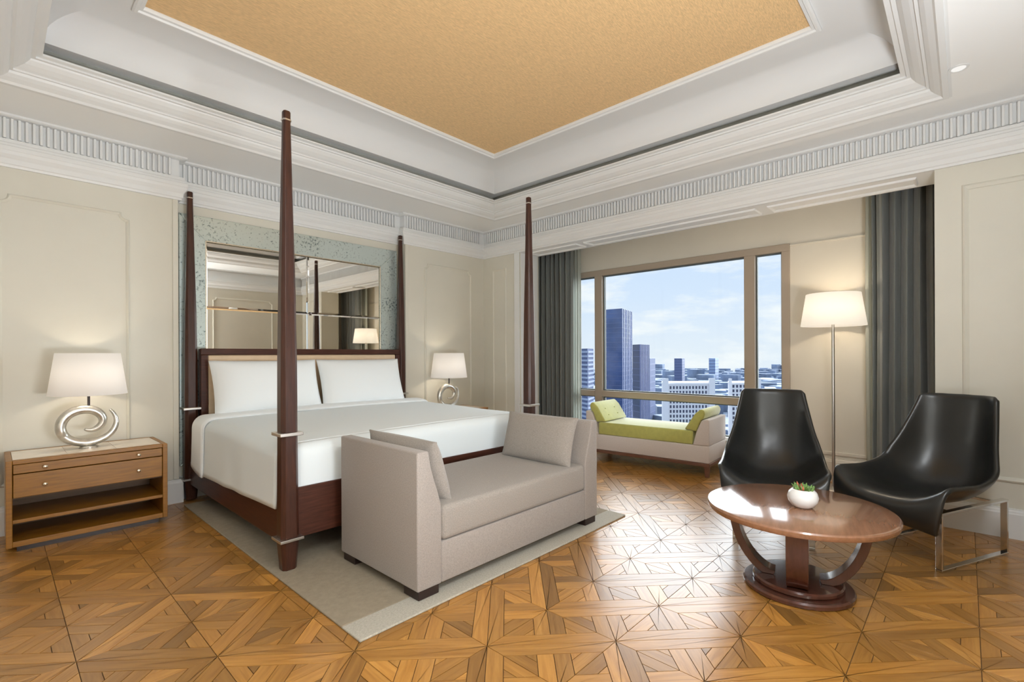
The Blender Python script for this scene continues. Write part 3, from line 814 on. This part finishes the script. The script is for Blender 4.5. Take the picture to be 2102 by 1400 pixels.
# ------------------------------------------------------------------ nightstands
def nightstand(label):
    t = thing('nightstand', label, 'nightstand', (0.478, 4.66, 0), group='nightstands beside the bed')
    w, d0, d1 = 0.425, -0.238, 0.235
    for s in (-1, 1):
        a, b = (s * w, s * (w - .030)); MB().box(min(a, b), max(a, b), d0, d1, .034, .588).build('side_panel', NWOOD, t, bevel=.003)
    MB().box(-w + .0302, w - .0302, d0, d0 + .045, .562, .588).build('top_rail', NWOOD, t, bevel=.003)
    MB().box(-w + .0302, w - .0302, d1 - .03, d1, .562, .588).build('top_rail', NWOOD, t, bevel=.003)
    for k in range(3):
        x0 = -w + .031 + k * (2 * w - .062) / 3; MB().box(x0, x0 + (2 * w - .062) / 3 - .0015, d0 + .0455, d1 - .031, .566, .5875).build('marble_tile', MARBLE, t, bevel=.001, seg=1)
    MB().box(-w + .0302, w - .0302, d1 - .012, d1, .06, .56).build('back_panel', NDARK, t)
    MB().box(-w + .0302, w - .0302, d0 + .006, d1 - .013, .185, .207).build('shelf', NWOOD, t, bevel=.002)
    MB().box(-w + .0302, w - .0302, d0 + .002, d1 - .013, .036, .070).build('bottom_board', NWOOD, t, bevel=.002)
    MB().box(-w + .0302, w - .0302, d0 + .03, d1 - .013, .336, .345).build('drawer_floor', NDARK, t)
    for z0, z1 in ((.501, .559), (.348, .496)):
        dr = MB().box(-w + .033, w - .033, d0 + .002, d0 + .022, z0, z1).build('drawer', NWOOD, t, bevel=.003)
        for x in (-.245, .248):
            kx = MB(); kx.loft([[(x + r * math.cos(2 * PI * i / 14), d0 + .002 - yy, (z0 + z1) / 2 - (0.006 if z1 < .5 else -.0) + r * math.sin(2 * PI * i / 14)) for i in range(14)] for r, yy in ((.006, 0), (.005, .012), (.011, .016), (.012, .022), (.008, .026))])
            kx.build('knob', BRASS, dr, smooth=50)
    MB().box(-w + .05, w - .05, d0 + .035, d1 - .03, 0, .036).build('plinth', FOOT, t)
    return t
ns = nightstand('honey oak nightstand with two drawers and open shelves left of the bed')
clone(ns, (3.86, 4.66, 0), 0, 'honey oak nightstand on the window side of the bed, under the small-looking lamp', 'nightstands beside the bed')

# ------------------------------------------------------------------ table lamps with silver spiral base
def table_lamp(label, loc, rz):
    t = thing('table_lamp', label, 'lamp', loc, rz, 'table lamps beside the bed')
    # spiral ring: starts inside, sweeps around, widening, ends at upper right
    pts, rad = [], []
    n = 72
    for i in range(n + 1):
        s = i / n
        a = math.radians(-105) + s * math.radians(505)      # start lower middle, counter-clockwise
        r_ = 0.040 + 0.105 * min(1.0, (s * 1.55)) ** 0.9
        cx_ = -0.012 + 0.012 * s; cz_ = 0.155 + (-.002)
        sq = 1.10 if s > .25 else 1.0 + .4 * s
        pts.append((cx_ + r_ * sq * math.cos(a), (s - .5) * 0.030 if s > .62 else -0.004, cz_ + r_ * math.sin(a) * .97))
        rad.append(0.006 + 0.026 * math.sin(PI * min(1, max(0, (s * .96 + .02)))) ** .75)
    zmin = min(p[2] - r for p, r in zip(pts, rad)); pts = [(p[0], p[1], p[2] - zmin + .006) for p in pts]
    MB().tube(pts, rad, 14).build('spiral_body', SILVER, t, smooth='all')
    MB().lathe([(.055, 0), (.055, .006), (.048, .010)], 28).build('base', SILVER, t, smooth=40)
    ztop = max(p[2] + r for p, r in zip(pts, rad) if abs(p[0]) < .06)
    MB().lathe([(.008, ztop - .012), (.008, .42)], 12).build('neck', FOOT, t, smooth=40)
    sh = MB().lathe([(.2225, .385), (.1825, .685)], 48, cap=False).build('lamp_shade', SHADE, t, smooth='all', solid=.003)
    sp = MB()
    for k in range(3):
        a = 2 * PI * k / 3; sp.tube([(0, 0, .655), (.184 * math.cos(a), .184 * math.sin(a), .672)], .002, 6)
    sp.tube([(0, 0, .42), (0, 0, .66)], .004, 8); sp.build('shade_spider', STEEL, sh)
    MB().lathe([(.004, .44), (.012, .445), (.014, .47), (.028, .50), (.030, .525), (.018, .553), (.003, .56)], 20).build('bulb', BULB, t, smooth='all')
    point_light('lamp_light', (0, 0, .515), 24, .034, t)
    return t
tl = table_lamp('silver spiral table lamp with white shade on the left nightstand', (0.478, 4.68, .5885), 0)
tl2 = clone(tl, (3.845, 4.66, .5885), 0, 'silver spiral table lamp with white shade on the window side of the bed', 'table lamps beside the bed')

# ------------------------------------------------------------------ floor lamp
fl = thing('floor_lamp', 'slim brushed-steel floor lamp with a wide ivory shade by the window', 'lamp', (5.30, 0.895, 0))
MB().lathe([(.14, 0), (.14, .012), (.132, .018), (.02, .024)], 40).build('base', STEEL, fl, smooth=40)
MB().lathe([(.0135, .022), (.0125, 1.62)], 20).build('pole', STEEL, fl, smooth=40)
sh = MB().lathe([(.258, 1.505), (.214, 1.80)], 56, cap=False).build('lamp_shade', SHADE2, fl, smooth='all', solid=.003)
sp = MB()
for k in range(3):
    a = 2 * PI * k / 3 + .4; sp.tube([(0, 0, 1.60), (.236 * math.cos(a), .236 * math.sin(a), 1.64)], .003, 6)
sp.build('shade_spider', STEEL, sh)
MB().lathe([(.004, 1.622), (.014, 1.625), (.016, 1.65), (.030, 1.68), (.032, 1.705), (.019, 1.735), (.003, 1.742)], 20).build('bulb', BULB, fl, smooth='all')
point_light('lamp_light', (0, 0, 1.69), 50, .036, fl)

# ------------------------------------------------------------------ green-topped chaise at the window
ch = thing('window_chaise', 'oatmeal daybed with lime green mattress in front of the window', 'daybed', (4.915, 1.887, 0), math.radians(4))
CL, CD = 1.42, 0.58     # length along local +Y, depth along local +X
MB().box(0.0, CD, 0, CL, .142, .318).build('base', CHAISE, ch, bevel=.010, seg=3, smooth=50)
arm = [(0, .318), (.165, .318), (.130, .45), (.080, .565), (.055, .585), (.0, .585)]
for s, y0 in ((1, 0), (-1, CL)):
    MB().prism_map([(y0 + s * p, q) for p, q in arm], 0.0, CD, lambda p, q, a: (a, p, q)).build('arm', CHAISE, ch, bevel=.010, seg=3, smooth=50)
MB().box(.004, CD - .004, .166, CL - .166, .3185, .462).build('mattress_pad', GREEN, ch, bevel=.016, seg=3, smooth=50)
MB().box(-.004, CD + .004, -.004, CL + .004, .108, .1418).build('plinth_rail', CHWOOD, ch, bevel=.003)
for x in (.004, CD - .054):
    for y in (.004, CL - .054):
        m = MB(); m.loft([[(x + .006, y + .006, 0), (x + .040, y + .006, 0), (x + .040, y + .040, 0), (x + .006, y + .040, 0)], [(x, y, .108), (x + .05, y, .108), (x + .05, y + .05, .108), (x, y + .05, .108)]])
        m.build('leg', CHWOOD, ch, bevel=.002)
for s, y0 in ((1, 0), (-1, CL)):
    # tufted bolster pad leaning on the sloped arm
    m = MB()
    poly = [(.172, .462), (.255, .470), (.235, .50), (.145, .640), (.085, .690), (.055, .675), (.045, .640), (.058, .590), (.085, .572), (.135, .455)]
    m.prism_map([(y0 + s * p, q) for p, q in poly], .010, CD - .010, lambda p, q, a: (a, p, q))
    pad = m.build('arm_pad', GREEN, ch, bevel=.016, seg=3, smooth=60)
    for a in (.17, .40):
        for (p, q) in ((.2115, .535), (.166, .606)):
            MB().lathe([(.001, .006), (.008, .004), (.011, 0), (.008, -.004)], 12, (a, y0 + s * p, q)).build('tuft_button', GREEN, pad, smooth='all')

# ------------------------------------------------------------------ round coffee table and planter
tb = thing('coffee_table', 'round glossy cherry coffee table on curved legs in front of the leather chairs', 'table', (2.945, 0.665, 0), math.atan2(-.22, -.975))
MB().lathe([(.001, .400), (.425, .400), (.440, .404), (.446, .414), (.446, .428), (.441, .435), (.432, .438), (.001, .438)], 72, cap=False).build('table_top', TWOOD, tb, smooth=35, merge=True)
MB().lathe([(.001, 0), (.255, 0), (.262, .006), (.262, .022), (.254, .030), (.001, .030)], 64, cap=False).build('base', TWOODD, tb, smooth=35, merge=True)
MB().lathe([(.001, .0302), (.205, .0302), (.214, .036), (.214, .050), (.206, .058), (.001, .058)], 64, cap=False).build('base', TWOODD, tb, smooth=35, merge=True)
for k in range(4):
    pts = []
    for i in range(15):
        s = i / 14
        a = s * PI / 2
        pts.append((.105 + .205 * math.sin(a) ** 1.0, .0585 + .342 * (1 - math.cos(a)) ** .88))
    out, inn = [], []
    for i, (r, z) in enumerate(pts):
        a = pts[max(0, i - 1)]; b = pts[min(14, i + 1)]; d = Vector((b[0] - a[0], b[1] - a[1])).normalized(); nn = Vector((d.y, -d.x))
        th = .020
        out.append((r + nn.x * th, max(.0585, min(.3998, z + nn.y * th)))); inn.append((r - nn.x * th, max(.0585, min(.3998, z - nn.y * th))))
    m = MB().prism_map(out + inn[::-1], -.048, .048, lambda p, q, a: (p, a, q))
    lg = m.build('leg', TWOODD, tb, bevel=.002, seg=1, smooth=30); lg.rotation_euler = (0, 0, k * PI / 2)
pl = thing('potted_succulent', 'small red-green succulent in a squat white ceramic bowl on the coffee table', 'plant', (2.925, 0.632, .4382))
MB().lathe([(.001, 0), (.034, 0), (.052, .010), (.069, .034), (.073, .056), (.066, .080), (.052, .095), (.047, .097), (.044, .092), (.050, .08), (.001, .078)], 40, cap=False).build('bowl', POT, pl, smooth='all', merge=True)
MB().lathe([(.001, .086), (.046, .084), (.046, .079), (.001, .079)], 24, cap=False).build('soil', SOIL, pl)
rr = random.Random(5)
for k in range(46):
    a = rr.uniform(0, 2 * PI); q = rr.uniform(0, .040); ln = rr.uniform(.022, .042); tilt = rr.uniform(.2, .95)
    dx, dy = math.cos(a), math.sin(a); b0 = Vector((dx * q, dy * q, .084)); dr = Vector((dx * math.sin(tilt), dy * math.sin(tilt), math.cos(tilt)))
    pts = [b0, b0 + dr * ln * .35, b0 + dr * ln * .7 + Vector((0, 0, .002)), b0 + dr * ln + Vector((0, 0, .004))]
    MB().tube(pts, [.003, .0068, .0055, .0008], 6).build('leaf', LEAFR if rr.random() < .3 else LEAF, pl, smooth='all')

# ------------------------------------------------------------------ black leather lounge chairs
ROWS = [(.812, .258, .262, -.03, -.030), (.850, .310, .292, -.035, .020), (.846, .366, .310, -.045, .085), (.790, .386, .320, -.025, .120), (.66, .374, .323, 0, .132), (.50, .350, .323, .015, .150),
        (.34, .346, .320, .045, .172), (.20, .382, .312, .100, .170), (.108, .485, .294, .155, .125), (.052, .625, .268, .158, .065), (.024, .780, .243, .120, .026), (.004, .905, .222, .085, .008), (-.004, .950, .215, .075, .004), (-.022, .963, .204, .072, .000)]
def catmull(a, b, c, d, t):
    return tuple(0.5 * (2 * q + (-p + r) * t + (2 * p - 5 * q + 4 * r - s) * t * t + (-p + 3 * q - 3 * r + s) * t ** 3) for p, q, r, s in zip(a, b, c, d))
def chair(label, loc, rz):
    # local +X is the facing direction, origin on the floor under the top of the back
    t = thing('lounge_chair', label, 'chair', loc, rz, 'black leather lounge chairs')
    rows = []
    for i in range(len(ROWS) - 1):
        for k in range(4):
            rows.append(catmull(ROWS[max(0, i - 1)], ROWS[i], ROWS[i + 1], ROWS[min(len(ROWS) - 1, i + 2)], k / 4))
    rows.append(ROWS[-1])
    rings = []
    for j, (f, z, hw, ef, ez) in enumerate(rows):
        r = []
        for i in range(25):
            a = -1 + 2 * i / 24; k = abs(a) ** 2.8
            wr = noise.noise(Vector((f * 6, a * 3, z * 5))) * 0.003
            r.append((f + ef * k, a * hw, z + ez * k + wr))
        rings.append(r)
    MB().loft(rings, cap=False, closed=False).build('shell', LEATHER, t, smooth='all', solid=.030, sub=1)
    for s in (-1, 1):
        y0 = s * .222; m = MB(); b = .008; w = .017
        def bar(p, q):
            p, q = Vector(p), Vector(q); d = (q - p).normalized(); nn = Vector((d.z, 0, -d.x))
            m.add([p + nn * b + Vector((0, -w, 0)), p - nn * b + Vector((0, -w, 0)), p - nn * b + Vector((0, w, 0)), p + nn * b + Vector((0, w, 0)),
                   q + nn * b + Vector((0, -w, 0)), q - nn * b + Vector((0, -w, 0)), q - nn * b + Vector((0, w, 0)), q + nn * b + Vector((0, w, 0))],
                  [(0, 3, 2, 1), (4, 5, 6, 7), (0, 1, 5, 4), (1, 2, 6, 5), (2, 3, 7, 6), (3, 0, 4, 7)])
        bar((.012, y0, b), (.698, y0, b)); bar((.02, y0, .016), (.02, y0, .328)); bar((.69, y0, .016), (.69, y0, .322)); bar((.012, y0, .336), (.698, y0, .330))
        m.build('sled_frame', CHROME, t, bevel=.002, seg=1)
    for x in (.10, .60):
        MB().box(x - .015, x + .015, -.204, .204, .322, .338).build('cross_bar', CHROME, t, bevel=.002, seg=1)
    return t
c1 = chair('black leather lounge chair behind the coffee table, facing the camera', (4.165, 1.108, 0), math.atan2(-.255, -.967))
clone(c1, (4.405, 0.02, 0), math.atan2(.425, -.905), 'black leather lounge chair at the far right with its sled frame showing', 'black leather lounge chairs')

# ------------------------------------------------------------------ recessed downlights in the soffit
def downlight(label, x, y):
    t = thing('downlight', label, 'downlight', (x, y, ZS), group='recessed ceiling downlights')
    MB().lathe([(.048, -.0005), (.048, -.004), (.036, -.005), (.034, -.0005)], 24, cap=False).build('ring', WHITE, t, smooth=40)
    MB().lathe([(.033, -.001), (.033, -.003)], 24).build('lens', DOWNL, t)
    return t
DL = [(3.94, 0.026, 'recessed downlight in the white soffit at the right, above the black chair')]
for x, y, lb in DL: downlight(lb, x, y)

# ------------------------------------------------------------------ the city outside
def pt(u, d):   # ground position seen at image column u and forward distance d
    r = (u - CX) / FPX
    p = fwd * d + rgt * (d * r)
    return Vector((p.x, p.y))
def zz(v, d): return CAMH + (V0 - v) / FPX * d
GZ = -78.0
TGLASS = mat('tower_blue_glass', (0.075, 0.12, 0.26), 0.25, spec=0.6, noise_amt=0.3, noise_scale=.05)
TGLASSD = mat('tower_dark_glass', (0.045, 0.06, 0.125), 0.3, spec=0.6)
TFIN = mat('tower_fin', (0.17, 0.20, 0.34), 0.5)
TPALE = mat('tower_hazed', (0.34, 0.42, 0.60), 0.6)  # distance haze painted into the facade colour
TMID = mat('tower_slate', (0.11, 0.14, 0.26), 0.6)
TWHITE = mat('white_render', (0.88, 0.85, 0.86), 0.8)
TWIN = mat('dark_window', (0.055, 0.06, 0.11), 0.4)
GROUND = mat('city_ground_hazed', (0.12, 0.16, 0.24), 0.9, col2=(0.10, 0.14, 0.20), noise_scale=.03)  # base colour carries a bluish haze tint
LOWR = mat('low_rise_hazed', (0.28, 0.33, 0.43), 0.9, noise_amt=0.4, noise_scale=.02)  # haze of the distance is mixed into the base colour
def tower(name, label, uL, uC, uR, d, vtop, body, dl=1.06, dr=1.03, bands=None, fins=None, bandmat=None, cat='building', base=None):
    a, c, b = pt(uL, d * dl), pt(uC, d), pt(uR, d * dr)
    e = a + b - c; base = GZ if base is None else base
    z1 = zz(vtop, d)
    root = thing(name, label, cat, (c.x, c.y, base))
    A, B, E_ = a - c, b - c, e - c
    poly = [(0, 0), (B.x, B.y), (E_.x, E_.y), (A.x, A.y)]
    MB().prism(poly, 0, z1 - base).build('body', body, root)
    h = z1 - base
    def slab(P0, P1, s0, s1, za, zb, m, out=0.25):
        dv = P1 - P0; n_ = Vector((dv.y, -dv.x)).normalized()
        mid = (P0 + P1) / 2 - (A + B) / 2
        if n_.dot(mid) < 0: n_ = -n_
        p, q = P0 + dv * s0, P0 + dv * s1
        m.prism([(p.x, p.y), (q.x, q.y), (q.x + n_.x * out, q.y + n_.y * out), (p.x + n_.x * out, p.y + n_.y * out)], za, zb)
    O = Vector((0, 0))
    if bands:
        m = MB(); z = h - bands[0]
        while z > 8:
            slab(O, A, 0, 1, z, z + bands[1], m, bands[2]); slab(O, B, 0, 1, z, z + bands[1], m, bands[2]); z -= bands[0]
        o = m.build('floor_bands', bandmat or TFIN, root); o['kind'] = 'stuff'
    if fins:
        m = MB()
        for P1, n_ in ((A, fins[0]), (B, fins[1])):
            for k in range(n_ + 1):
                s = k / max(1, n_); w = .06 / max(1, n_) * 3
                if n_: slab(O, P1, max(0, s - w), min(1, s + w), 4, h, m, fins[2])
        o = m.build('fins', TFIN, root); o['kind'] = 'stuff'
    return root, A, B, h, slab
tower('glass_tower', 'tall blue glass skyscraper outside the window, tallest on the skyline', 1238, 1277, 1297, 420, 634, TGLASS, 1.03, 1.08, (4.2, .35, .15), (0, 6, .5))
tower('glass_tower', 'dark ribbed skyscraper right of the tallest blue tower', 1298.5, 1313, 1332, 470, 708, TGLASSD, 1.03, 1.05, (6, .4, .12), (0, 8, .7))
tower('office_tower', 'narrow slate tower tucked behind the dark ribbed skyscraper', 1328, 1334, 1345, 560, 737, TMID, 1.03, 1.04, (7, .8, .2))
tower('striped_tower', 'banded apartment tower at the left edge of the window', 1188, 1206, 1218, 380, 716, TMID, 1.04, 1.05, (3.4, 1.5, .6), None, mat('band_pale', (0.42, 0.46, 0.58), 0.7))
tower('distant_tower', 'lone dark tower in the middle distance of the skyline', 1384, 1400, 1405.5, 900, 737, TMID, 1.0, 1.03, (5, 1, .2))
tower('distant_tower', 'lone tower with pale blue distance haze in its colour, farther off on the skyline', 1455, 1468, 1475, 1300, 737, TPALE, 1.0, 1.03, (8, 2, .3))
def white_block(label, uL, uR, d, vtop, cols, rows, vfirst, tw):
    root, A, B, h, slab = tower('white_building', label, uL, uL + 1.0, uR, d, vtop, TWHITE, 1.06, 1.0)
    O = Vector((0, 0)); top = GZ + h
    m = MB(); pitch = 2.45
    zf = zz(vfirst, d) - GZ
    for r_ in range(rows):
        for c_ in range(cols):
            s = tw + (1 - 2 * tw) * (c_ + .5) / cols; w = (1 - 2 * tw) / cols * .26
            slab(O, B, s - w, s + w, zf - r_ * pitch - 1.5, zf - r_ * pitch, m, .12)
    o = m.build('windows', TWIN, root); o['kind'] = 'stuff'
    for s0, s1 in ((0, tw * .85), (1 - tw * .85, 1)):
        mm = MB(); slab(O, B, s0, s1, 0, h + 2.2, mm, 1.0); mm.build('corner_turret', TWHITE, root)
    mm = MB(); slab(O, B, 0, 1, h - .9, h - .4, mm, .5); mm.build('cornice_band', TWHITE, root)
white_block('broad white building with rows of dark windows and corner turrets', 1358, 1466, 250, 787, 12, 18, 794, .13)
white_block('white building at the right, partly behind the leather chair', 1494, 1560, 265, 787, 7, 18, 792, .1)
g0 = MB(); P0, P1, P2, P3 = pt(700, 40), pt(2000, 40), pt(2300, 2150), pt(400, 2150)
g0.prism([(p.x, p.y) for p in (P0, P1, P2, P3)], GZ - 2, GZ)
struct(g0.build('ground', GROUND), 'city ground with blue haze in its colour, far below the window', 'ground')
m = MB(); rr = random.Random(3)
for k in range(900):
    d = 330 + 1750 * rr.random() ** .8; u = rr.uniform(1120, 1680); c = pt(u, d); w, l, hgt = rr.uniform(6, 26), rr.uniform(6, 26), rr.uniform(4, 22) * (1 if rr.random() < .93 else 1.8)
    if d < 600 and (1355 < u < 1480 or 1490 < u < 1565): hgt *= .5
    if abs(u - 1395) < 30 and abs(d - 920) < 90 or abs(u - 1465) < 35 and abs(d - 1320) < 110: continue
    if d < 700 and (u < 1352 or 1352 < u < 1482 and d < 300): continue
    a = rr.uniform(0, 1.5); ca, sa = math.cos(a), math.sin(a)
    m.prism([(c.x + x * ca - y * sa, c.y + x * sa + y * ca) for x, y in ((-w, -l), (w, -l), (w, l), (-w, l))], GZ, GZ + hgt)
tag(m.build('distant_low_rises', LOWR), 'hazy carpet of low buildings spreading to the skyline', 'buildings', kind='stuff')
